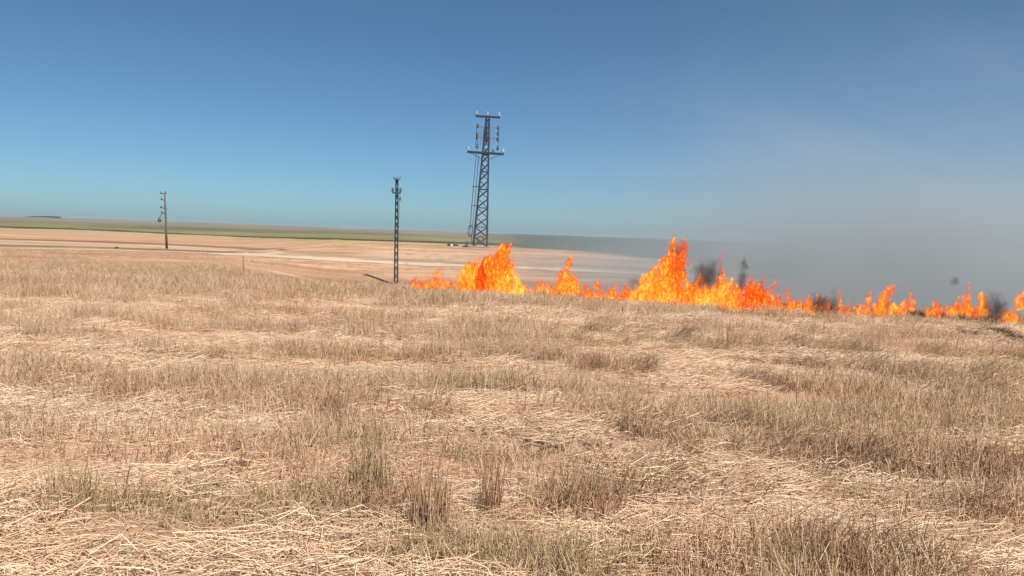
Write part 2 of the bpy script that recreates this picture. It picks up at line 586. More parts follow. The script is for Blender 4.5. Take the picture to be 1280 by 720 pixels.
def scatter(name, coll, pts, rot, scl, vid, label):
    """one object of uncountable stalks: clump meshes set on points by geometry nodes"""
    me = numesh(name, pts, np.zeros((0, 3)), None, {'rot': ('FLOAT_VECTOR', rot.astype(np.float32)), 'scl': ('FLOAT_VECTOR', scl.astype(np.float32)), 'vid': ('INT', vid.astype(np.int32))})
    o = inst(name, me)
    ng = bpy.data.node_groups.new(name + '_scatter', 'GeometryNodeTree')
    ng.interface.new_socket('Geometry', in_out='INPUT', socket_type='NodeSocketGeometry')
    ng.interface.new_socket('Geometry', in_out='OUTPUT', socket_type='NodeSocketGeometry')
    gi, go = ng.nodes.new('NodeGroupInput'), ng.nodes.new('NodeGroupOutput')
    ci = ng.nodes.new('GeometryNodeCollectionInfo')
    ci.inputs['Collection'].default_value = coll
    ci.inputs['Separate Children'].default_value = True
    ci.inputs['Reset Children'].default_value = True
    ip = ng.nodes.new('GeometryNodeInstanceOnPoints')
    ip.inputs['Pick Instance'].default_value = True

    def attr(n, typ):
        q = ng.nodes.new('GeometryNodeInputNamedAttribute')
        q.data_type = typ
        q.inputs['Name'].default_value = n
        return q.outputs['Attribute']
    e2r = ng.nodes.new('FunctionNodeEulerToRotation')
    ng.links.new(attr('rot', 'FLOAT_VECTOR'), e2r.inputs[0])
    ng.links.new(gi.outputs[0], ip.inputs['Points'])
    ng.links.new(ci.outputs[0], ip.inputs['Instance'])
    ng.links.new(attr('vid', 'INT'), ip.inputs['Instance Index'])
    ng.links.new(e2r.outputs[0], ip.inputs['Rotation'])
    ng.links.new(attr('scl', 'FLOAT_VECTOR'), ip.inputs['Scale'])
    ng.links.new(ip.outputs[0], go.inputs[0])
    md = o.modifiers.new('scatter', 'NODES')
    md.node_group = ng
    tag(o, label, kind='stuff')
    return o


def field_points(n_per_m2, y0, y1, umax=0.80, fall=None):
    """random points over the field in front of the camera, thinner with distance if asked"""
    area = umax * (y1 ** 2 - y0 ** 2)
    n = int(area * n_per_m2)
    y = np.sqrt(y0 ** 2 + rng.random(n) * (y1 ** 2 - y0 ** 2))
    x = (rng.random(n) * 2 - 1) * umax * y
    if fall:
        keep = rng.random(n) < np.minimum(1, fall / y)
        x, y = x[keep], y[keep]
    return x, y


def spot(px, py, rx, ry):
    """an ellipse on the field: centre from the photograph, radii in metres"""
    p = at(px, py)
    return (p.x, p.y, rx, ry)


def inside(x, y, e, soft=0.35):
    w = np.zeros_like(x)
    for (cx, cy_, rx, ry) in e:
        d = np.sqrt(((x - cx) / rx) ** 2 + ((y - cy_) / ry) ** 2) + (fbm(x * 2.5, y * 2.5, 2, 51) - 0.5) * 0.7
        w = np.maximum(w, sstep(1 + soft, 1 - soft, d))
    return w


# places read off the photograph
STAND = [spot(250, 640, 0.95, 0.28), spot(110, 635, 0.45, 0.2), spot(400, 630, 0.42, 0.25), spot(470, 625, 0.16, .15), spot(545, 670, 0.18, 0.2), spot(600, 700, 0.5, 0.25),
         spot(740, 640, 0.28, .12), spot(1000, 715, 0.95, 0.35), spot(720, 712, 0.2, 0.2), spot(400, 488, 1.7, 0.28), spot(650, 490, 1.5, .22), spot(1000, 530, 2.2, 0.35), spot(1150, 590, 1.2, 0.35),
         spot(900, 556, 0.8, 0.25), spot(800, 540, 0.35, 0.15), spot(450, 560, .5, .3), spot(1180, 640, .6, .12), spot(1240, 640, .5, .2)]
BARE = [spot(90, 690, .75, .22), spot(330, 716, 0.8, .16), spot(690, 561, .85, .36), spot(840, 650, .22, .12), spot(500, 655, .18, .1), spot(230, 690, .5, .14), spot(560, 590, .3, .1)]
GREEN = [spot(600, 700, 0.6, 0.3), spot(545, 680, 0.25, 0.35), spot(300, 650, 1.1, 0.3), spot(720, 712, .3, .3), spot(1010, 720, .4, .2), spot(900, 440, 1.2, .5), spot(700, 640, .3, .2)]
RUSSET = [spot(740, 640, .35, .15), spot(800, 450, .9, .35), spot(960, 600, .9, .3), spot(1150, 600, 1.2, .35), spot(820, 548, .5, .2), spot(1020, 715, .35, .2), spot(470, 640, .2, .2), spot(450, 510, .5, .3), spot(660, 500, .5, .25)]


def swath(x, y):
    """phase of the mown swaths that run across the field: 0..1, standing stubble around 0.25"""
    t = y + 0.22 * x + (fbm(x * 0.22, y * 0.35, 2, 61) - 0.5) * 2.2
    return (t / 2.15) % 1.0


def standing_weight(x, y):
    ph = swath(x, y)
    ph = ph + (fbm(x * 1.6, y * 1.6, 2, 67) - .5) * .22
    rows = sstep(-0.02, 0.12, ph) * sstep(0.58, 0.40, ph)
    pat = fbm(x * 0.42, y * 0.75, 3, 71) + (fbm(x * 2.2, y * 2.2, 2, 66) - .5) * .25
    w = np.clip(0.95 * rows * sstep(0.30, 0.48, pat) + 0.7 * sstep(0.60, 0.70, pat), 0, 1)
    farw = sstep(10, 17, y)
    w = w * (1 - farw) + farw * np.clip(0.35 * rows + sstep(0.38, 0.52, fbm(x * 0.28, y * 0.5, 3, 81)), 0, 1)
    nearw = sstep(5.6, 4.8, y)
    w = w * (1 - 0.6 * nearw)
    w = np.maximum(w, inside(x, y, STAND))
    return w * (1 - 0.95 * inside(x, y, BARE))


def unburnt(x, y):
    s = y - crest_y(x) + (fbm(x * 0.8, y * 0.8, 3, 3) - 0.5) * 0.8
    return np.where((x > -3) & (s > 0.35), 0.0, 1.0)


# standing stubble
SM = [standing_clump('standing_%d' % k, M_STRAW, 32, 0.20, 0.06, 0.27, 0.14 + 0.08 * (k % 3), thick=0.0021) for k in range(6)]
SM += [standing_clump('leaning_%d' % k, M_STRAW, 32, 0.17, 0.12, 0.30, 0.2, (0.55, -0.35), thick=0.0021) for k in range(3)]
C_STAND = source('stubble_clump', SM)
SW = [standing_clump('weedy_%d' % k, M_WEED, 36, 0.15, 0.08, 0.26, 0.22, thick=0.0016) for k in range(4)]
SW += [standing_clump('russet_%d' % k, M_RUST, 34, 0.15, 0.08, 0.24, 0.24, (0.15, -0.1), thick=0.0021) for k in range(4)]
C_WEED = source('weedy_clump', SW)

x, y = field_points(46, 2.6, 12)
x2, y2 = field_points(17, 12, 26)
x3, y3 = field_points(7, 26, 46)
lk = x3 < -4
x, y = np.concatenate([x, x2, x3[lk]]), np.concatenate([y, y2, y3[lk]])
xe, ye = field_points(38, 2.6, 9)      # thick rows and tufts
ke = inside(xe, ye, STAND) > 0.5
x, y = np.concatenate([x, xe[ke]]), np.concatenate([y, ye[ke]])
w = standing_weight(x, y) * unburnt(x, y)
keep = rng.random(len(x)) < w
x, y, w = x[keep], y[keep], w[keep]
n = len(x)
green, rus = inside(x, y, GREEN), inside(x, y, RUSSET)
ph = swath(x, y)
edge = sstep(0.30, 0.10, ph) * (ph < .3) * sstep(15, 9, y) * sstep(0.36, 0.52, fbm(x * .7, y * .7, 2, 63) + 0.08 * np.clip(x / 3, -1, 1))
rus = np.maximum(rus, edge)
isw = rng.random(n) < np.clip(0.05 + 0.75 * np.maximum(green, rus), 0, 1)
combed = sstep(-1.5, 2.5, x) * sstep(0.42, 0.6, fbm(x * .5, y * .9, 2, 91)) * sstep(16, 11, y)
vid = np.where(rng.random(n) < combed * .65, rng.integers(6, 9, n), rng.integers(0, 6, n))
rot = np.stack([rng.normal(0, .06, n), rng.normal(0, .06, n), np.where(vid >= 6, rng.normal(0, 0.5, n), rng.random(n) * 6.28)], 1)
hs = (0.55 + 0.75 * fbm(x * 0.9, y * 0.9, 2, 19) + 0.15 * rng.random(n)) * (0.75 + 0.25 * w) * np.where(y > 12, 1.05, 1.0) * (1 - 0.12 * sstep(6, 4, y))
wide = 1 + 0.5 * sstep(10, 20, y)
scl = np.stack([wide, wide, hs], 1)
P = np.stack([x, y, gz(x, y)], 1)
m = ~isw
scatter('stubble', C_STAND, P[m], rot[m], scl[m], vid[m], 'standing dry stubble stalks covering the field')
vw = np.where(rus[isw] > green[isw], rng.integers(4, 8, isw.sum()), rng.integers(0, 4, isw.sum()))
scatter('dry_weeds', C_WEED, P[isw], rot[isw], scl[isw], vw, 'greenish and russet weedy stalks among the stubble')

# sparse low stubble over the fields beyond the crest
x, y = field_points(4.5, 27, 100, 0.78)
keep = rng.random(len(x)) < sstep(.36, .62, fbm(x * .10, y * .22, 3, 57)) * sstep(0.30, -0.05, x / y) * sstep(105, 32, y) ** 1.5
x, y = x[keep], y[keep]
n = len(x)
fs = np.stack([1.6 + rng.random(n), 1.6 + rng.random(n), .5 + .5 * rng.random(n)], 1)
scatter('sparse_stubble', C_STAND, np.stack([x, y, zfun(x, y)], 1), np.stack([np.zeros(n), np.zeros(n), rng.random(n) * 6.28], 1), fs, rng.integers(0, 6, n), 'sparse low stubble on the pink fields beyond the crest')

# flattened straw
MM = [mat_clump('mat_%d' % k, M_MAT, 90, 0.34, 0.10, 0.38, 0.035 + 0.01 * (k % 3), 0.4 + 0.14 * k, 0.0019) for k in range(6)]
C_MAT = source('flat_straw_clump', MM)
x, y = field_points(24, 2.6, 11)
x2, y2 = field_points(11, 11, 25)
x, y = np.concatenate([x, x2]), np.concatenate([y, y2])
pm = (1.0 - 0.6 * standing_weight(x, y)) * (1 - 0.3 * sstep(7, 4.5, y))
pm *= sstep(0.30, 0.50, fbm(x * 0.6, y * 1.2, 3, 23) + 0.02)
pm *= (1 - 0.82 * inside(x, y, BARE)) * unburnt(x, y)
keep = rng.random(len(x)) < pm
x, y = x[keep], y[keep]
n = len(x)
swirl = (fbm(x * 0.4, y * 0.5, 2, 29) - 0.5) * 1.6 - 0.13
rot = np.stack([rng.normal(0, .04, n), rng.normal(0, .04, n), swirl + rng.normal(0, .3, n)], 1)
sx = 0.8 + 0.4 * rng.random(n)
scl = np.stack([sx, sx, 0.6 + 1.5 * fbm(x * 0.8, y * 1.3, 2, 33)], 1)
scatter('straw_litter', C_MAT, np.stack([x, y, gz(x, y)], 1), rot, scl, rng.integers(0, 6, n), 'flattened pale straw lying in bands over the soil')

# short chaff on the bare soil
CH = [mat_clump('chaff_%d' % k, M_MAT, 70, 0.3, 0.02, 0.12, 0.012, 1.6, 0.0014) for k in range(4)]
C_CH = source('chaff_clump', CH)
x, y = field_points(22, 2.6, 10)
keep = (rng.random(len(x)) < 0.55 + 0.65 * sstep(.4, .6, fbm(x * 1.2, y * 1.2, 2, 44)))
x, y = x[keep], y[keep]
n = len(x)
scatter('chaff', C_CH, np.stack([x, y, gz(x, y)], 1), np.stack([np.zeros(n), np.zeros(n), rng.random(n) * 6.28], 1), np.ones((n, 3)), rng.integers(0, 4, n), 'short broken chaff on the bare soil')


# tufts that stand out one by one in the foreground
def tuft(px, py, wpx, hpx, n, mat, label, lean=0.12, comb=(0, 0)):
    p = at(px, py)
    k = p.y / FPX
    me = standing_clump('tuft', mat, int(n * 1.35), wpx * k * 0.5, hpx * k * 0.35, hpx * k * 1.15, lean, comb, 0.0023)
    o = inst('straw_tuft', me)
    o.location = (p.x, p.y, float(gz(p.x, p.y)))
    tag(o, label, 'grass tuft', 'tall straw tufts in the foreground')


tuft(535, 662, 60, 92, 110, M_RUST, 'tall purplish upright tuft left of bottom centre above the green weeds', 0.08)
tuft(462, 622, 46, 82, 80, M_WEED, 'dense brown-green tuft standing at the right end of the foreground stubble row', 0.10)
tuft(612, 642, 30, 80, 38, M_RUST, 'thin dark tuft of long stalks between the two bigger centre tufts', 0.10)
tuft(730, 640, 110, 62, 130, M_RUST, 'broad low tuft with russet base right of bottom centre', 0.16)
tuft(640, 578, 40, 45, 34, M_STRAW, 'pale splayed stalks leaning left beside the bare clod patch', 0.2, (-0.45, -0.2))
tuft(795, 548, 46, 48, 70, M_RUST, 'dark reddish tuft behind the bare clod patch', 0.16)
tuft(960, 546, 46, 52, 70, M_STRAW, 'tall upright tuft rising from the right-hand stubble row', 0.10)
tuft(90, 632, 60, 62, 70, M_WEED, 'leftmost dense brown tuft of the foreground stubble row', 0.12)
tuft(165, 640, 40, 70, 22, M_STRAW, 'few long pale stalks beside the leftmost brown tuft', 0.22)
tuft(420, 520, 36, 40, 60, M_RUST, 'dark tuft left of centre behind the flattened straw', 0.16)
tuft(1040, 715, 90, 70, 120, M_RUST, 'russet tuft at the bottom edge right of centre', 0.16)
tuft(705, 718, 60, 70, 80, M_WEED, 'olive tuft at the bottom edge just right of centre', 0.12)
tuft(445, 385, 10, 32, 4, M_STRAW, 'single long pale stalk standing against the far field left of the lattice pylon', 0.12, (0.25, 0))


# charred stubble at the fire front
M_CHAR = plain('charred_stalk', (0.022, 0.019, 0.018), 0.95, 0, 0.3, 10, 0.1)
C_CHAR = source('charred_clump', [standing_clump('charred_%d' % k, M_CHAR, 34, 0.22, 0.05, 0.20, 0.35, thick=0.004) for k in range(3)])
x = rng.uniform(-3.5, 15, 1500)
y = crest_y(x) - 0.15 + rng.normal(0.0, 0.3, 1500)
keep = rng.random(1500) < sstep(0.46, 0.56, fbm(x * 0.8, y * 0.4, 2, 99)) * sstep(-4, 3, x)
x, y = x[keep], y[keep]
n = len(x)
scatter('charred_stubble', C_CHAR, np.stack([x, y, gz(x, y)], 1), np.stack([np.zeros(n), np.zeros(n), rng.random(n) * 6.28], 1), np.ones((n, 3)), rng.integers(0, 3, n), 'black charred stubble along the foot of the flames')


# clods and stones
def rock_mesh(name, mat, seed, flat=0.65, sub=2):
    bm = bmesh.new()
    bmesh.ops.create_icosphere(bm, subdivisions=sub, radius=0.5)
    r = random.Random(seed)
    ph = [r.random() * 6 for _ in range(6)]
    for v in bm.verts:
        c = v.co
        f = 1 + 0.22 * math.sin(c.x * 7 + ph[0]) * math.sin(c.y * 6 + ph[1]) + 0.15 * math.sin(c.z * 9 + ph[2] + c.x * 5) + 0.10 * r.uniform(-1, 1)
        v.co = Vector((c.x * f, c.y * f * 0.9, c.z * f * flat))
    me = bpy.data.meshes.new(name)
    bm.to_mesh(me)
    bm.free()
    me.materials.append(mat)
    return me


clods = [rock_mesh('soil_clod', M_CLOD, s) for s in range(4)]
CL = [(612, 552, 20), (640, 558, 26), (664, 566, 18), (690, 556, 22), (716, 564, 26), (742, 560, 20), (766, 568, 24), (700, 548, 14), (655, 549, 14), (625, 566, 14), (735, 573, 12), (480, 632, 22), (500, 628, 16)]
for k, (px, py, s) in enumerate(CL):
    p = at(px, py)
    kk = 1.0 * s * p.y / FPX
    o = inst('soil_clod', clods[k % 4])
    o.location = (p.x, p.y, float(gz(p.x, p.y)) + 0.1 * kk)
    o.scale = (kk * 1.25, kk, kk)
    o.rotation_euler = (0, 0, random.random() * 6)
    tag(o, 'brown soil clod in the bare reddish patch at the centre of the field' if k < 11 else 'brown soil clod under the dense tuft left of bottom centre', 'soil clod', 'soil clods in the bare patch' if k < 11 else 'soil clods under the tuft')
stones = [rock_mesh('pale_stone', M_STONE, s + 20, 0.6) for s in range(2)]
for k, (px, py, s, lab) in enumerate([(1261, 424.5, 4, 'small white stone in the dark furrow at the right edge below the flames'),
                                      (1239, 420, 6, 'tan stone in the dark furrow left of the white stone'),
                                      (758, 562, 4, 'small pale stone among the soil clods')]):
    p = at(px, py)
    kk = s * p.y / FPX
    o = inst('field_stone', stones[k % 2])
    o.location = (p.x, p.y, float(gz(p.x, p.y)) + 0.10 * kk + (0.05 if k < 2 else 0.03))
    o.scale = (kk * 1.3, kk, kk)
    tag(o, lab, 'stone')


def furrow_weeds():
    """dead dark stalks heaped along a small furrow at the right edge"""
    pts = [at(px, py) for px, py in [(1200, 420), (1212, 423), (1225, 421), (1240, 420), (1252, 421), (1262, 425), (1272, 428), (1282, 430)]]
    P0, P1, P2 = [], [], []
    for p, q in zip(pts, pts[1:]):
        for k in range(40):
            c = p.lerp(q, random.random()) + Vector((random.gauss(0, .04), random.gauss(0, .06), 0))
            d = (q - p).normalized() * random.uniform(.08, .22) + Vector((random.gauss(0, .05), random.gauss(0, .05), random.gauss(.02, .04)))
            c.z = float(gz(c.x, c.y)) + random.uniform(0.02, .14)
            P0.append(c - d)
            P1.append(c + Vector((0, 0, random.uniform(0, .04))))
            P2.append(c + d)
    n = len(P0)
    m = plain('dead_weed_stalk', (0.17, 0.105, 0.07), 0.9, 0, 0.4, 8, 0.1)
    me = stalks(np.array(P0), np.array(P1), np.array(P2), np.full(n, .004), np.full(n, .003), rng.random(n), m, 'dead_weeds')
    o = inst('dead_weeds', me)
    tag(o, 'dark line of dead weeds along the furrow at the right edge', kind='stuff')


furrow_weeds()

# ------------------------------------------------------------------ poles and pylons
def unit_box():
    bm = bmesh.new()
    bmesh.ops.create_cube(bm, size=1.0)
    me = bpy.data.meshes.new('steel_bar')
    bm.to_mesh(me)
    bm.free()
    return me


def copy_mesh(me, mat):
    c = me.copy()
    c.materials.clear()
    c.materials.append(mat)
    return c


UB = unit_box()
BAR = {}


def bar(name, p0, p1, w, mat, parent, d=None):
    """square bar between two points in the parent's space"""
    if mat.name not in BAR:
        BAR[mat.name] = copy_mesh(UB, mat)
    p0, p1 = Vector(p0), Vector(p1)
    v = p1 - p0
    q = v.to_track_quat('Z', 'Y')
    M = Matrix.Translation((p0 + p1) / 2) @ q.to_matrix().to_4x4() @ Matrix.Diagonal((w, d or w, v.length, 1))
    return inst(name, BAR[mat.name], parent, M)


def angle_leg(name, p0, p1, w, mat, parent, sx, sy):
    """L-section steel leg"""
    p0, p1 = Vector(p0), Vector(p1)
    t = w * 0.16
    prof = [(0, 0), (-sx * w, 0), (-sx * w, -sy * t), (-sx * t, -sy * t), (-sx * t, -sy * w), (0, -sy * w)]
    V = [(p.x + a, p.y + b, p.z) for p in (p0, p1) for a, b in prof]
    F = [(k, (k + 1) % 6, 6 + (k + 1) % 6, 6 + k) for k in range(6)] + [tuple(range(5, -1, -1)), tuple(range(6, 12))]
    return mesh_obj(name, V, F, mat, parent)


def lathe_mesh(name, prof, mat, seg=12):
    V, F = [], []
    for r, z in prof:
        for k in range(seg):
            a = 2 * math.pi * k / seg
            V.append((r * math.cos(a), r * math.sin(a), z))
    for i in range(len(prof) - 1):
        for k in range(seg):
            F.append((i * seg + k, i * seg + (k + 1) % seg, (i + 1) * seg + (k + 1) % seg, (i + 1) * seg + k))
    F.append(tuple(range(seg - 1, -1, -1)))
    F.append(tuple((len(prof) - 1) * seg + k for k in range(seg)))
    me = bpy.data.meshes.new(name)
    me.from_pydata(V, [], F)
    me.materials.append(mat)
    me.shade_smooth()
    return me


PROF = [(0.03, 0), (0.03, .06), (.13, .09), (.15, .13), (.07, .16), (.07, .19), (.13, .22), (.14, .26), (.06, .30), (.06, .33), (.10, .36), (.09, .42), (.03, .45)]
INS_W = lathe_mesh('insulator', PROF, M_PORC)
INS_B = lathe_mesh('insulator', PROF, M_BROWNP)


def insulator(parent, loc, s=1.0, mat='w', rot=(0, 0, 0)):
    M = Matrix.Translation(loc) @ Euler(rot).to_matrix().to_4x4() @ Matrix.Scale(s, 4)
    return inst('insulator', INS_W if mat == 'w' else INS_B, parent, M)


def lattice(root, h, b0, b1, npan, leg_w, brace_w, grow=1.0):
    """four L legs, crossed braces on the four faces, a horizontal at every panel"""
    def half(z):
        return b0 + (b1 - b0) * z / h
    for sx, sy in ((-1, -1), (1, -1), (1, 1), (-1, 1)):
        angle_leg('leg', (sx * b0, sy * b0, 0), (sx * b1, sy * b1, h), leg_w, M_STEEL, root, sx, sy)
    zs = [0.0]
    ws = [half(h * k / npan) ** grow for k in range(npan)]
    for wv in ws:
        zs.append(zs[-1] + wv)
    zs = [z * h / zs[-1] for z in zs]
    cor = ((-1, -1), (1, -1), (1, 1), (-1, 1))
    for k in range(npan):
        za, zb = zs[k], zs[k + 1]
        a, b = half(za) - leg_w * .3, half(zb) - leg_w * .3
        for f in range(4):
            c, d = cor[f], cor[(f + 1) % 4]
            off = 0.012 if f % 2 else -0.012
            bar('brace', (c[0] * a, c[1] * a, za), (d[0] * b, d[1] * b, zb), brace_w, M_STEEL, root)
            bar('brace', (d[0] * (a - .014), d[1] * (a - .014), za + off), (c[0] * (b - .014), c[1] * (b - .014), zb + off), brace_w, M_STEEL, root)
            if k % 2 == 0 and k:
                bar('horizontal', (c[0] * a, c[1] * a, za), (d[0] * a, d[1] * a, za), brace_w, M_STEEL, root)


def big_tower():
    p = at(600, 309, 90)
    zg = float(zfun(p.x, p.y))
    root = empty('lattice_pylon', (p.x, p.y, zg), (0, math.radians(1.6), 0))
    tag(root, 'tall lattice steel pylon with two crossarms and switchgear behind the tallest left flame', 'pylon', 'steel line pylons')
    S = 90 / FPX
    H = 160 * S
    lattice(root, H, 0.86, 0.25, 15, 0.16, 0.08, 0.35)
    for sx in (-1, 1):
        for sy in (-1, 1):
            c = inst('footing', copy_mesh(UB, M_CONC), root, Matrix.Translation((sx * .86, sy * .86, -0.14)) @ Matrix.Diagonal((.5, .5, .5, 1)))
    # top crossarm with three white pin insulators
    zt = H + 0.05
    bar('crossarm', (-1.38, -.05, zt), (1.38, -.05, zt), 0.20, M_STEEL, root, 0.22)
    for x in (-1.28, -0.05, 1.28):
        insulator(root, (x, -.05, zt + .09), 1.05)
    # lower crossarm with its own insulators
    zl = H - 44 * S
    bar('crossarm', (-2.05, -.42, zl), (2.05, -.42, zl), 0.19, M_STEEL, root, 0.2)
    bar('crossarm', (-2.05, .42, zl), (2.05, .42, zl), 0.14, M_STEEL, root)
    for x in (-1.95, 1.98):
        insulator(root, (x, -.42, zl + .08), 1.1)
        bar('arm_stay', (x * .95, -.42, zl - .05), (x * 0.16, -.3, zl - .75), 0.05, M_STEEL, root)
    insulator(root, (0.85, -.45, zl + .08), 0.9, 'b')
    # switch frames on both sides of the shaft
    for sx, lv in ((-1, (12, 23, 26.5, 37)), (1, (13, 20, 27, 38))):
        xo = -1.05 if sx < 0 else 1.24
        for k, py in enumerate(lv):
            z = H - py * S
            insulator(root, (xo + (0.08 if k == 3 else 0), -.1, z - .2), 1.15, 'b')
        for py in (12.5, 25.5):
            bar('switch_arm', (0, -.1, H - py * S), (xo, -.1, H - py * S), 0.065, M_COPPER, root)
        bar('switch_rod', (xo - sx * -.12, -.1, H - 11 * S), (xo - sx * -.12, -.1, H - 39 * S), 0.055, M_STEEL, root)
        for q in (.35, .62):
            bar('busbar', (xo * q, -.16, H - 14 * S), (xo * q, -.16, H - 36 * S), 0.05, M_COPPER, root)
    bar('switch_box', (-.05, -.3, H - 16 * S), (-.05, -.3, H - 30 * S), 0.30, M_STEEL, root, .12)
    # operating rods and cables down the left side
    bar('operating_rod', (-.95, -.5, H - 30 * S), (-1.15, -.6, H - 88 * S), 0.05, M_CABLE, root)
    bar('operating_rod', (-1.12, -.6, H - 86 * S), (-1.25, -.7, 1.2), 0.06, M_CABLE, root)
    bar('cable', (-.72, -.55, H - 48 * S), (-1.0, -.75, 0.3), 0.05, M_CABLE, root)
    bar('rod_bracket', (-1.22, -.6, H - 86 * S), (-.4, -.42, H - 86 * S), 0.09, M_STEEL, root)
    bar('rod_bracket', (-1.3, -.65, 4.6), (-.6, -.6, 4.6), 0.06, M_STEEL, root)
    bm = bmesh.new()
    seg, sg2 = 24, 6
    vs_ = [[bm.verts.new(((.42 + .05 * math.cos(2 * math.pi * j / sg2)) * math.cos(2 * math.pi * i / seg) * .62, .05 * math.sin(2 * math.pi * j / sg2), (.42 + .05 * math.cos(2 * math.pi * j / sg2)) * math.sin(2 * math.pi * i / seg) * 1.45)) for j in range(sg2)] for i in range(seg)]
    for i in range(seg):
        for j in range(sg2):
            bm.faces.new((vs_[i][j], vs_[(i + 1) % seg][j], vs_[(i + 1) % seg][(j + 1) % sg2], vs_[i][(j + 1) % sg2]))
    me = bpy.data.meshes.new('cable_coil')
    bm.to_mesh(me)
    bm.free()
    me.materials.append(M_STEEL)
    inst('cable_coil', me, root, Matrix.Translation((-1.18, -.82, 1.75)))
    me2 = me.copy()
    inst('cable_coil', me2, root, Matrix.Translation((0.05, -.9, 0.75)) @ Matrix.Diagonal((1.5, 1, .75, 1)))
    bar('meter_box', (-1.5, -.8, .0), (-1.5, -.8, .5), .3, M_CABLE, root, .25)


big_tower()


def small_pylon():
    p = at(495, 357.5)
    S = p.y / FPX
    root = empty('slim_pylon', (p.x, p.y, p.z - 0.1), (0, math.radians(-0.9), 0))
    tag(root, 'slim lattice steel pylon with small top arms standing left of the flames', 'pylon', 'steel line pylons')
    H = 134 * S
    lattice(root, H, 0.17, 0.11, 15, 0.055, 0.030, 0.3)
    for k, (dx, tilt) in enumerate(((-.24, -.5), (0, 0), (.24, .5))):
        bar('pin', (0, -.02, H - .15), (dx, -.02, H + .08), .05, M_STEEL, root)
        insulator(root, (dx * .8, -.02, H + .03), .45, 'b', (0, tilt, 0))
    bar('crossarm', (-.2, -.16, H - .05), (.2, -.16, H - .05), .09, M_STEEL, root)
    zl = H - 17 * S
    bar('crossarm', (-.32, -.19, zl), (.34, -.19, zl), .10, M_STEEL, root)
    for x in (-.30, .32):
        insulator(root, (x, -.19, zl + .04), .85, 'b')
    insulator(root, (.30, -.19, zl - .62), .7, 'b')
    bar('cable', (.27, -.2, zl), (.20, -.2, H * .55), .025, M_CABLE, root)
    for sx in (-1, 1):
        inst('footing', copy_mesh(UB, M_CONC), root, Matrix.Translation((sx * .2, 0, 0)) @ Matrix.Diagonal((.3, .7, .5, 1)))


small_pylon()


def wood_pole():
    p = at(208.5, 311)
    S = p.y / FPX
    root = empty('utility_pole', (p.x, p.y, p.z - .1), (0, math.radians(-2.4), 0))
    tag(root, 'lone dark utility pole with short brackets by the pale track at far left', 'utility pole')
    H = 70 * S
    me = lathe_mesh('shaft', [(.16, 0), (.145, H * .4), (.12, H * .8), (.11, H)], M_WOOD, 10)
    inst('shaft', me, root)
    bar('crossarm', (-.62, -.02, H - .03), (.22, -.02, H - .03), .14, M_WOOD, root)
    for x in (-.5, .12):
        insulator(root, (x, -.02, H + .02), .55, 'b')
    for z, L in ((H - .95, .42), (H - 2.05, .55), (H - 2.75, .45)):
        bar('bracket', (0, -.1, z), (-L, -.1, z + .12), .09, M_STEEL, root)
        insulator(root, (-L, -.1, z), .8, 'b')
    bar('bracket', (0, .05, H - 2.2), (.32, .05, H - 2.1), .07, M_STEEL, root)
    tr = lathe_mesh('hanging_box', [(.05, .5), (.12, .42), (.22, .1), (.26, 0), (.2, -.12)], M_CABLE, 10)
    inst('hanging_box', tr, root, Matrix.Translation((-.80, -.1, H - 3.75)))
    bar('hanger', (-.78, -.1, H - 3.3), (-.40, -.1, H - 2.7), .06, M_CABLE, root)


wood_pole()


def stake():
    p = at(306, 347)
    S = p.y / FPX
    V, F = [], []
    path = [(0, 0, 27), ]
    pts = [Vector((0, 0, -.1)), Vector((-.03, 0, 9 * S)), Vector((-.08, 0, 18 * S)), Vector((-.07, 0, 27 * S))]
    for k, q in enumerate(pts):
        r = .035 * (1 - .15 * k)
        for j in range(6):
            a = j * math.pi / 3
            V.append((q.x + r * math.cos(a), q.y + r * math.sin(a), q.z))
    for k in range(3):
        for j in range(6):
            F.append((k * 6 + j, k * 6 + (j + 1) % 6, k * 6 + 6 + (j + 1) % 6, k * 6 + 6 + j))
    F += [tuple(range(5, -1, -1)), tuple(range(18, 24))]
    o = mesh_obj('wooden_stake', V, F, M_STAKE)
    o.location = p
    tag(o, 'thin crooked wooden stake in the pink field between the two poles', 'stake')


stake()


def leafy(name, size, n, mat, seed, flat=0.6, leaf=0.1):
    """irregular bush of small leaf faces on short stems"""
    r = np.random.default_rng(seed)
    d = r.normal(size=(n, 3))
    d /= np.linalg.norm(d, axis=1)[:, None]
    rad = r.random(n) ** 0.4 * (0.7 + 0.5 * fbm(d[:, 0] * 3 + seed, d[:, 2] * 3, 2, seed))
    c = d * rad[:, None] * np.array(size) * 0.5
    c[:, 2] = np.abs(c[:, 2]) * 1.5
    t = r.normal(size=(n, 3))
    t /= np.linalg.norm(t, axis=1)[:, None]
    s = np.cross(t, r.normal(size=(n, 3)))
    s /= np.linalg.norm(s, axis=1)[:, None]
    L = leaf * (0.6 + 0.8 * r.random(n))[:, None]
    V = np.stack([c - t * L, c + s * L * .5, c + t * L, c - s * L * .5], 1).reshape(-1, 3)
    F = np.arange(4 * n).reshape(-1, 4)
    return numesh(name, V, F, mat)


def bush(px, py, wpx, hpx, seed, label):
    p = at(px, py)
    S = p.y / FPX
    root = empty('bush', p)
    tag(root, label, 'bush')
    inst('foliage', leafy('foliage', (wpx * S, wpx * S * .8, hpx * S * 1.2), 350, M_SHRUB, seed, leaf=.1 * hpx * S + .03), root)
    bar('stem', (0, 0, -.1), (0.02, 0, hpx * S * .6), .05, M_STAKE, root)


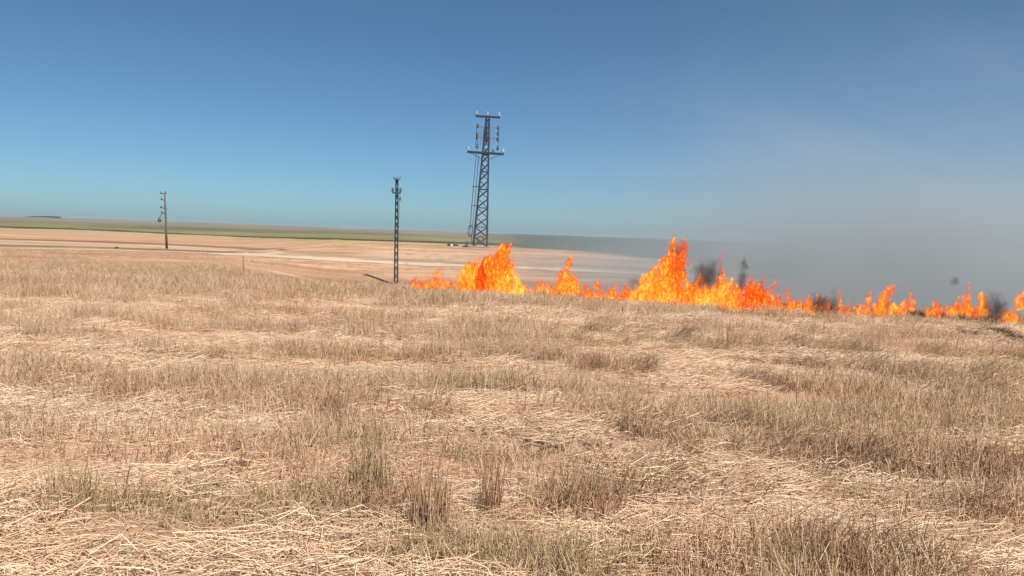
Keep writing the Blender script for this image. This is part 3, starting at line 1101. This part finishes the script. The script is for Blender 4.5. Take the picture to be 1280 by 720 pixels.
bush(561, 307.3, 4, 3.6, 3, 'small dark round bush on the far tan field left of the tall pylon')
bush(569, 307.3, 9, 2.2, 4, 'low flat dark bush just right of the small round bush')
bush(582, 309, 9, 2.4, 5, 'low dark bush at the left foot of the tall pylon')
bush(146, 310.6, 5, 2.2, 6, 'small dark bush on the far side of the pale track left of the utility pole')
p = at(564.5, 307.8)
o = inst('boulder', rock_mesh('boulder', M_STONE, 40, 0.9))
o.location = p + Vector((0, 0, .1))
S = p.y / FPX
o.scale = (2.4 * S, 2 * S, 3.0 * S)
tag(o, 'pale boulder between the two far bushes left of the tall pylon', 'boulder')


def tree_row():
    """a distant windbreak that reads as one dark mass on the skyline"""
    V, F, off = [], [], 0
    D = 2500
    a, b = at(33, 273.5, D), at(75, 273.5, D)
    S = D / FPX
    for k in range(26):
        t = k / 25
        p = a.lerp(b, t)
        h = (1.6 + 2.2 * t + random.uniform(-.3, .3)) * S
        me = leafy('t', (2.6 * S, 2.6 * S, h), 260, M_TREE, 100 + k, leaf=.3 * S)
        co = np.empty(len(me.vertices) * 3, np.float32)
        me.vertices.foreach_get('co', co)
        zg = float(zfun(p.x, p.y))
        V.append(co.reshape(-1, 3) + np.array([p.x, p.y, zg - .2 * S]))
        F.append(np.arange(len(me.vertices)).reshape(-1, 4) + off)
        off += len(me.vertices)
        bpy.data.meshes.remove(me)
    o = inst('tree_row', numesh('tree_row', np.concatenate(V), np.concatenate(F), M_TREE))
    tag(o, 'dark row of far trees on the left skyline', kind='stuff')


tree_row()

# ------------------------------------------------------------------ fire
def flame_material():
    m, nt, b, out = newmat('flame')
    nt.nodes.remove(b)
    tc = N(nt, 'ShaderNodeTexCoord')
    geo = N(nt, 'ShaderNodeNewGeometry')
    oi = N(nt, 'ShaderNodeObjectInfo')
    sep = N(nt, 'ShaderNodeSeparateColor')
    nt.links.new(oi.outputs['Color'], sep.inputs[0])
    heat, dens = sep.outputs[0], sep.outputs[1]
    P = geo.outputs['Position']
    # turbulence bends the tongue
    nv = N(nt, 'ShaderNodeTexNoise')
    nv.inputs['Scale'].default_value = 1.0
    nv.inputs['Detail'].default_value = 3
    nt.links.new(scaled(nt, P, (4.5, 4.5, 2.2)), nv.inputs['Vector'])
    vsub = N(nt, 'ShaderNodeVectorMath', operation='SUBTRACT')
    nt.links.new(nv.outputs['Color'], vsub.inputs[0])
    vsub.inputs[1].default_value = (.5, .5, .5)
    vsc = N(nt, 'ShaderNodeVectorMath', operation='MULTIPLY')
    nt.links.new(vsub.outputs[0], vsc.inputs[0])
    vsc.inputs[1].default_value = (.75, .5, .35)
    vadd = N(nt, 'ShaderNodeVectorMath', operation='ADD')
    nt.links.new(tc.outputs['Object'], vadd.inputs[0])
    nt.links.new(vsc.outputs[0], vadd.inputs[1])
    sx = N(nt, 'ShaderNodeSeparateXYZ')
    nt.links.new(vadd.outputs[0], sx.inputs[0])
    X, Y, H = sx.outputs
    Hc = math_node(nt, 'MAXIMUM', H, 0.0)
    Hc = math_node(nt, 'MINIMUM', Hc, 0.999)
    ax = math_node(nt, 'MULTIPLY', math_node(nt, 'SINE', math_node(nt, 'MULTIPLY', Hc, 4.2)), 0.10)
    dx = math_node(nt, 'SUBTRACT', X, ax)
    r = math_node(nt, 'SQRT', math_node(nt, 'ADD', math_node(nt, 'MULTIPLY', dx, dx), math_node(nt, 'MULTIPLY', Y, Y)))
    prof = math_node(nt, 'MULTIPLY', math_node(nt, 'POWER', math_node(nt, 'SUBTRACT', 1.0, Hc), 0.75), 0.48)
    core = math_node(nt, 'SUBTRACT', 1.0, math_node(nt, 'DIVIDE', r, math_node(nt, 'MAXIMUM', prof, 0.02)))
    fil = noise(nt, scaled(nt, P, (17, 11, 9)), 1.0, 3, 0.62, 1.2)
    fil2 = noise(nt, scaled(nt, P, (7, 7, 3.5)), 1.0, 2, 0.5, 0.4)
    turb = math_node(nt, 'ADD', math_node(nt, 'SUBTRACT', fil, 0.5), math_node(nt, 'SUBTRACT', fil2, 0.5))
    q = math_node(nt, 'ADD', core, math_node(nt, 'MULTIPLY', turb, math_node(nt, 'ADD', 1.5, math_node(nt, 'MULTIPLY', Hc, 2.4))))
    body = maprange(nt, q, -0.06, 0.62, 0, 1, True)
    sl = N(nt, 'ShaderNodeSeparateXYZ')
    nt.links.new(tc.outputs['Object'], sl.inputs[0])
    body = math_node(nt, 'MULTIPLY', body, maprange(nt, math_node(nt, 'ADD', sl.outputs[2], math_node(nt, 'MULTIPLY', math_node(nt, 'SUBTRACT', fil2, 0.5), 0.3)), 0.0, 0.12, 0, 1, True))
    # colour: yellow in hot dense places low down, orange, then red towards the tips
    tmp = math_node(nt, 'ADD', math_node(nt, 'MULTIPLY', q, 0.85), math_node(nt, 'SUBTRACT', heat, math_node(nt, 'MULTIPLY', Hc, 0.50)))
    tmp = math_node(nt, 'ADD', tmp, math_node(nt, 'MULTIPLY', math_node(nt, 'SUBTRACT', fil, 0.5), 2.3))
    tmp = math_node(nt, 'SUBTRACT', tmp, 0.30)
    colr = ramp(nt, tmp, [(0.0, (0.50, 0.03, 0.006)), (0.25, (0.80, 0.065, 0.008)), (0.5, (0.90, 0.15, 0.010)), (0.75, (0.95, 0.32, 0.012)), (1.0, (1.0, 0.68, 0.10))])
    dn = math_node(nt, 'MULTIPLY', math_node(nt, 'MULTIPLY', body, math_node(nt, 'MULTIPLY', body, dens)), 34.0)
    ab = N(nt, 'ShaderNodeVolumeAbsorption')
    ab.inputs['Color'].default_value = (0, 0, 0, 1)
    nt.links.new(dn, ab.inputs['Density'])
    em = N(nt, 'ShaderNodeEmission')
    nt.links.new(colr, em.inputs['Color'])
    nt.links.new(math_node(nt, 'MULTIPLY', dn, 0.85), em.inputs['Strength'])
    add = N(nt, 'ShaderNodeAddShader')
    nt.links.new(ab.outputs[0], add.inputs[0])
    nt.links.new(em.outputs[0], add.inputs[1])
    nt.links.new(add.outputs[0], out.inputs['Volume'])
    # faint glowing skin of the tongue
    tr = N(nt, 'ShaderNodeBsdfTransparent')
    es = N(nt, 'ShaderNodeEmission')
    nt.links.new(colr, es.inputs['Color'])
    es.inputs['Strength'].default_value = 1.0
    mx = N(nt, 'ShaderNodeMixShader')
    nt.links.new(math_node(nt, 'MULTIPLY', math_node(nt, 'MULTIPLY', body, dens), 0.12), mx.inputs[0])
    nt.links.new(tr.outputs[0], mx.inputs[1])
    nt.links.new(es.outputs[0], mx.inputs[2])
    nt.links.new(mx.outputs[0], out.inputs['Surface'])
    m.cycles.volume_step_rate = 0.33
    return m


M_FLAME = flame_material()


def tongue_mesh(seed):
    """closed tongue hull: round base, bent axis, ragged taper"""
    r = random.Random(seed)
    ph = [r.random() * 6.28 for _ in range(4)]
    seg, rings = 14, 12
    V, F = [], []
    for i in range(rings + 1):
        h = i / rings
        R = 0.5 * (max(0.0, 1 - h) ** 0.55) * 1.08 + 0.012
        if h < 0.12:
            R *= 0.80 + 0.2 * h / .12
        ax = 0.10 * math.sin(4.2 * h)
        for k in range(seg):
            a = 2 * math.pi * k / seg
            q = R * (1 + 0.10 * math.sin(3 * a + ph[0] + 5 * h) + .07 * math.sin(2 * a + ph[1] - 9 * h))
            V.append((ax + q * math.cos(a), q * math.sin(a), h * 1.02))
    for i in range(rings):
        for k in range(seg):
            F.append((i * seg + k, i * seg + (k + 1) % seg, (i + 1) * seg + (k + 1) % seg, (i + 1) * seg + k))
    F.append(tuple(range(seg - 1, -1, -1)))
    F.append(tuple(rings * seg + k for k in range(seg)))
    me = bpy.data.meshes.new('flame_tongue')
    me.from_pydata(V, [], F)
    me.materials.append(M_FLAME)
    me.shade_smooth()
    return me


TONGUES = [tongue_mesh(s) for s in range(5)]
# flame clusters: label, tongues as (column, width, base row, top row, lean in px, heat, density)
FLAMES = [
    ('low scattered orange flames at the left end of the fire beside the slim pylon',
     [(522, 16, 361, 349, 2, .45, .6), (532, 14, 361, 344, 2, .45, .6), (544, 14, 362, 333, 2, .42, .55), (553, 8, 362, 331, 0, .40, .6), (560, 18, 363, 347, 2, .5, .7), (572, 16, 363, 343, 3, .5, .8)]),
    ('big arched orange flame with red heart in front of the tall pylon',
     [(582, 28, 365, 322, 10, .62, 1), (592, 30, 365, 312, 22, .55, 1), (597, 24, 348, 309, 24, .45, 1), (604, 26, 345, 305, 30, .36, 1), (608, 30, 366, 303, 24, .40, 1), (616, 22, 340, 304, 18, .36, 1), (602, 15, 362, 327, 0, .02, 1.8), (618, 30, 366, 312, 10, .58, 1), (630, 30, 367, 328, 6, .72, 1), (642, 22, 368, 345, 4, .85, 1.2), (620, 40, 368, 340, 0, .8, 1), (590, 40, 366, 340, 0, .72, 1)]),
    ('short faint flames right of the big arched flame',
     [(660, 12, 368, 352, 0, .42, .6), (672, 18, 369, 350, 2, .48, .7), (684, 16, 370, 353, 0, .5, .7)]),
    ('single peaked orange flame between the arched flame and the tallest column',
     [(695, 20, 371, 342, 6, .5, .7), (707, 26, 372, 322, 3, .45, .8), (712, 22, 373, 340, 0, .68, 1), (722, 16, 373, 350, 0, .5, .8)]),
    ('row of short ragged orange flames with grey smoke left of the tallest column',
     [(733, 16, 374, 355, 0, .45, .8), (745, 16, 375, 351, 2, .42, .7), (758, 12, 375, 357, 0, .4, .7), (768, 16, 376, 353, 2, .42, .8), (780, 20, 378, 357, 2, .25, 1.2)]),
    ('tallest flame column with forked red tip right of centre',
     [(795, 28, 378, 346, 8, .75, 1), (808, 30, 379, 333, 10, .72, 1), (822, 32, 380, 318, 10, .62, 1), (830, 26, 380, 302, 6, .52, 1.1), (835, 26, 368, 298, 4, .42, 1.1), (841, 24, 362, 303, 10, .25, 1.0), (840, 22, 345, 306, 14, .22, .8), (842, 30, 381, 330, 2, .70, 1), (856, 28, 382, 352, 2, .68, 1), (815, 44, 380, 350, 0, .85, 1)]),
    ('bulging yellow flame with thin spire under the dark smoke puff',
     [(868, 28, 383, 345, 3, .42, 1.1), (878, 26, 384, 352, 2, .66, 1), (890, 26, 385, 348, 2, .62, .9), (896, 14, 380, 322, 2, .35, .8), (905, 30, 386, 350, 4, .72, 1)]),
    ('deep red orange flames leaning over dark stalks right of the spire',
     [(918, 28, 387, 352, 2, .50, 1.1), (930, 28, 388, 350, 6, .35, 1), (941, 26, 389, 352, 8, .22, 1.2), (954, 26, 391, 362, -4, .25, 1.2), (962, 14, 391, 350, 4, .32, .5)]),
    ('fading thin flames between the red flames and the black smoke wisps',
     [(972, 20, 391, 368, 0, .45, .9), (982, 18, 392, 362, 0, .4, .7), (995, 20, 393, 374, 2, .45, .8), (1008, 18, 393, 372, 2, .45, .8)]),
    ('small flames wrapped in black smoke wisps',
     [(1020, 18, 394, 370, 2, .42, .8), (1034, 14, 396, 374, 0, .3, .9), (1045, 10, 396, 358, 3, .3, .7), (1058, 14, 397, 378, 0, .42, .8)]),
    ('two pronged orange flame with a grey gap in the right part of the fire',
     [(1068, 20, 398, 380, 2, .45, .7), (1084, 18, 398, 366, 0, .4, .45), (1098, 18, 398, 362, 2, .45, .8), (1106, 26, 399, 358, 4, .5, .8), (1112, 34, 399, 380, 0, .68, 1), (1126, 20, 399, 372, 4, .45, .7), (1136, 14, 398, 364, 2, .35, .55)]),
    ('wide orange flame with three peaks near the right edge',
     [(1165, 20, 403, 372, 0, .38, .55), (1168, 26, 403, 386, 0, .62, 1.1), (1186, 26, 403, 384, 0, .60, 1.1), (1192, 18, 402, 368, 2, .42, .7), (1203, 30, 403, 380, 0, .55, 1.1), (1211, 18, 398, 358, -4, .42, .8), (1222, 20, 401, 370, 4, .5, .8), (1233, 16, 402, 368, -2, .55, .9)]),
    ('small bright flame and loose lick at the right edge of the picture',
     [(1261, 20, 404, 383, -8, .45, 1.2), (1276, 18, 385, 362, 2, .42, .6), (1290, 24, 408, 370, 4, .45, .8)]),
]


def low_fire(a, b, step, lo, hi, seed):
    """low ragged licks between the peaks, in columns of the photograph"""
    r = random.Random(seed)
    out, px = [], a
    while px < b:
        base = 361.5 + (px - 515) * 0.0575
        out.append((px, r.uniform(9, 16), base, base - r.uniform(lo, hi), r.uniform(-2, 4), r.uniform(.2, .55), r.uniform(.3, .85)))
        px += r.uniform(.7, 1.3) * step
    return out


for k, (a, b, lo, hi) in enumerate([(518, 578, 8, 16), (575, 650, 10, 20), (650, 690, 8, 16), (685, 730, 8, 18), (724, 790, 9, 20), (785, 860, 10, 24), (855, 912, 12, 28), (905, 970, 14, 30),
                                    (962, 1014, 9, 20), (1008, 1064, 8, 18), (1060, 1140, 9, 20), (1156, 1240, 10, 20), (1254, 1300, 8, 18)]):
    FLAMES[k][1].extend(low_fire(a, b, 8, lo, hi, k))


def build_flames():
    k = 0
    for label, ts in FLAMES:
        bx = sum(t[0] for t in ts) / len(ts)
        by = max(t[2] for t in ts)
        base = at(bx, by)
        root = empty('flame', base)
        tag(root, label, 'flame', 'flames of the burning stubble')
        for (px, wpx, b0, t0, lean, heat, dens) in ts:
            dist = base.y + random.uniform(.05, .6) - (.5 if heat < .24 and dens > .9 else 0)
            p = at(px, b0 + 4, dist)
            S = dist / FPX
            h = (b0 + 4 - t0) * S * 1.16
            wd = wpx * S * 1.35
            o = bpy.data.objects.new('flame_tongue', TONGUES[k % 5])
            COL.objects.link(o)
            o.parent = root
            o.location = p - base
            o.scale = (wd * (1 if k % 2 else -1), max(wd * .5, .14), h)
            o.rotation_euler = (0, math.atan2(lean, (b0 - t0)) + .0, 0)
            o.color = (heat, dens, 0, 1)
            k += 1


build_flames()


# ------------------------------------------------------------------ smoke
def lumpy(name, mat, seed, sub=3, amp=.22):
    bm = bmesh.new()
    bmesh.ops.create_icosphere(bm, subdivisions=sub, radius=.5)
    r = random.Random(seed)
    ph = [r.random() * 6.28 for _ in range(5)]
    for v in bm.verts:
        c = v.co
        f = 1 + amp * math.sin(c.x * 6 + ph[0]) * math.cos(c.z * 5 + ph[1]) + amp * .6 * math.sin(c.y * 8 + c.z * 7 + ph[2])
        v.co = c * f
    me = bpy.data.meshes.new(name)
    bm.to_mesh(me)
    bm.free()
    me.materials.append(mat)
    me.shade_smooth()
    return me


def puff_material():
    m, nt, b, out = newmat('dark_smoke')
    nt.nodes.remove(b)
    tc = N(nt, 'ShaderNodeTexCoord')
    geo = N(nt, 'ShaderNodeNewGeometry')
    ln = N(nt, 'ShaderNodeVectorMath', operation='LENGTH')
    nt.links.new(tc.outputs['Object'], ln.inputs[0])
    n = noise(nt, scaled(nt, geo.outputs['Position'], (7, 7, 5)), 1.0, 4, .6, .4)
    q = math_node(nt, 'ADD', math_node(nt, 'SUBTRACT', .95, math_node(nt, 'MULTIPLY', ln.outputs['Value'], 2.0)), math_node(nt, 'MULTIPLY', math_node(nt, 'SUBTRACT', n, .5), 2.6))
    oi = N(nt, 'ShaderNodeObjectInfo')
    sep = N(nt, 'ShaderNodeSeparateColor')
    nt.links.new(oi.outputs['Color'], sep.inputs[0])
    dn = math_node(nt, 'MULTIPLY', math_node(nt, 'MULTIPLY', maprange(nt, q, 0, 1.1, 0, 1, True), sep.outputs[1]), 7.0)
    pv = N(nt, 'ShaderNodeVolumePrincipled')
    pv.inputs['Color'].default_value = (.16, .125, .12, 1)
    nt.links.new(dn, pv.inputs['Density'])
    nt.links.new(pv.outputs[0], out.inputs['Volume'])
    m.cycles.volume_step_rate = 0.4
    return m


M_PUFF = puff_material()
PUFFS = [(884, 344, 24, 32, 0, 1.0, 'dark smoke puff above the bulging yellow flame'), (927, 351, 10, 46, 6, 1.3, 'narrow dark smoke wisp above the red flames'),
         (1024, 381, 18, 20, 0, 1.4, 'black smoke over the small flames right of centre'), (1042, 382, 12, 30, 3, 1.0, 'thin black smoke wisp beside the small flames'),
         (1194, 352, 9, 9, 8, 1.0, 'tiny loose dark smoke puff above the three peaked flame'), (1244, 386, 22, 28, 6, 1.1, 'dark smoke billow near the right edge'),
         (793, 354, 12, 16, 0, .5, 'faint grey smoke above the short ragged flames'), (1110, 380, 8, 22, 0, .7, 'grey smoke in the gap of the two pronged flame'), (848, 312, 14, 14, 0, .5, 'thin brown smoke at the tip of the tallest flame')]
for k, (px, py, wpx, hpx, lean, dens, lab) in enumerate(PUFFS):
    base = at(px, 358 + (px - 490) * .056 + 6)
    d = base.y - .45 if k in (2, 3, 5, 7) else base.y + .1
    p = at(px, py, d)
    S = d / FPX
    o = inst('smoke_puff', lumpy('smoke_puff', M_PUFF, k))
    o.location = p
    o.scale = (wpx * S * 1.9, wpx * S * 1.6, hpx * S * 1.7)
    o.rotation_euler = (0, math.radians(lean), 0)
    o.color = (0, dens, 0, 1)
    tag(o, lab, kind='stuff')


def smoke_material():
    m, nt, b, out = newmat('grey_smoke')
    nt.nodes.remove(b)
    tc = N(nt, 'ShaderNodeTexCoord')
    geo = N(nt, 'ShaderNodeNewGeometry')
    P = geo.outputs['Position']
    ln = N(nt, 'ShaderNodeVectorMath', operation='LENGTH')
    nt.links.new(tc.outputs['Object'], ln.inputs[0])
    edge = maprange(nt, ln.outputs['Value'], .5, .15, 0, 1, True)
    sx = N(nt, 'ShaderNodeSeparateXYZ')
    nt.links.new(P, sx.inputs[0])
    up = math_node(nt, 'POWER', 2.718, math_node(nt, 'MULTIPLY', math_node(nt, 'MAXIMUM', sx.outputs[2], 0.0), -0.30))
    up = math_node(nt, 'ADD', up, 0.045)
    n = noise(nt, scaled(nt, P, (.05, .04, .09)), 1.0, 4, .6, .8)
    dn = math_node(nt, 'MULTIPLY', math_node(nt, 'MULTIPLY', edge, up), math_node(nt, 'MULTIPLY', maprange(nt, n, .36, .62, .15, 1.9), maprange(nt, sx.outputs[0], 0, 22, .55, 1.5)))
    # plumes rising from the fire front
    fr = maprange(nt, sx.outputs[1], 20, 36, 1, 0, True)
    pn = noise(nt, scaled(nt, P, (.5, .3, .20)), 1.0, 4, .65, 1.2)
    pl = math_node(nt, 'MULTIPLY', math_node(nt, 'MULTIPLY', fr, maprange(nt, pn, .48, .70, 0, 1, True)), math_node(nt, 'POWER', 2.718, math_node(nt, 'MULTIPLY', math_node(nt, 'MAXIMUM', sx.outputs[2], 0.0), -0.33)))
    pl = math_node(nt, 'MULTIPLY', pl, maprange(nt, sx.outputs[0], 0, 8, 0.2, 5.0))
    dn = math_node(nt, 'ADD', dn, math_node(nt, 'MULTIPLY', pl, edge))
    pv = N(nt, 'ShaderNodeVolumePrincipled')
    pv.inputs['Color'].default_value = (.77, .83, .865, 1)
    pv.inputs['Anisotropy'].default_value = 0.2
    nt.links.new(math_node(nt, 'MULTIPLY', dn, 0.057), pv.inputs['Density'])
    nt.links.new(pv.outputs[0], out.inputs['Volume'])
    m.cycles.volume_step_rate = 0.28
    return m


o = inst('smoke', lumpy('smoke', smoke_material(), 9, 3, .05))
o.location = (34, 54, 2)
o.scale = (92, 76, 54)
tag(o, 'thin grey smoke drifting right and rising behind the fire', kind='stuff')


# ------------------------------------------------------------------ the hazy air over the plain
def haze():
    m, nt, b, out = newmat('haze')
    nt.nodes.remove(b)
    pv = N(nt, 'ShaderNodeVolumePrincipled')
    pv.inputs['Color'].default_value = (.52, .66, .80, 1)
    pv.inputs['Density'].default_value = 0.5 / 6000
    nt.links.new(pv.outputs[0], out.inputs['Volume'])
    o = inst('haze', copy_mesh(UB, m))
    o.scale = (19800, 19800, 50)
    o.location = (0, 0, -7.5)
    tag(o, 'faint pale haze over the plain', kind='stuff')


haze()
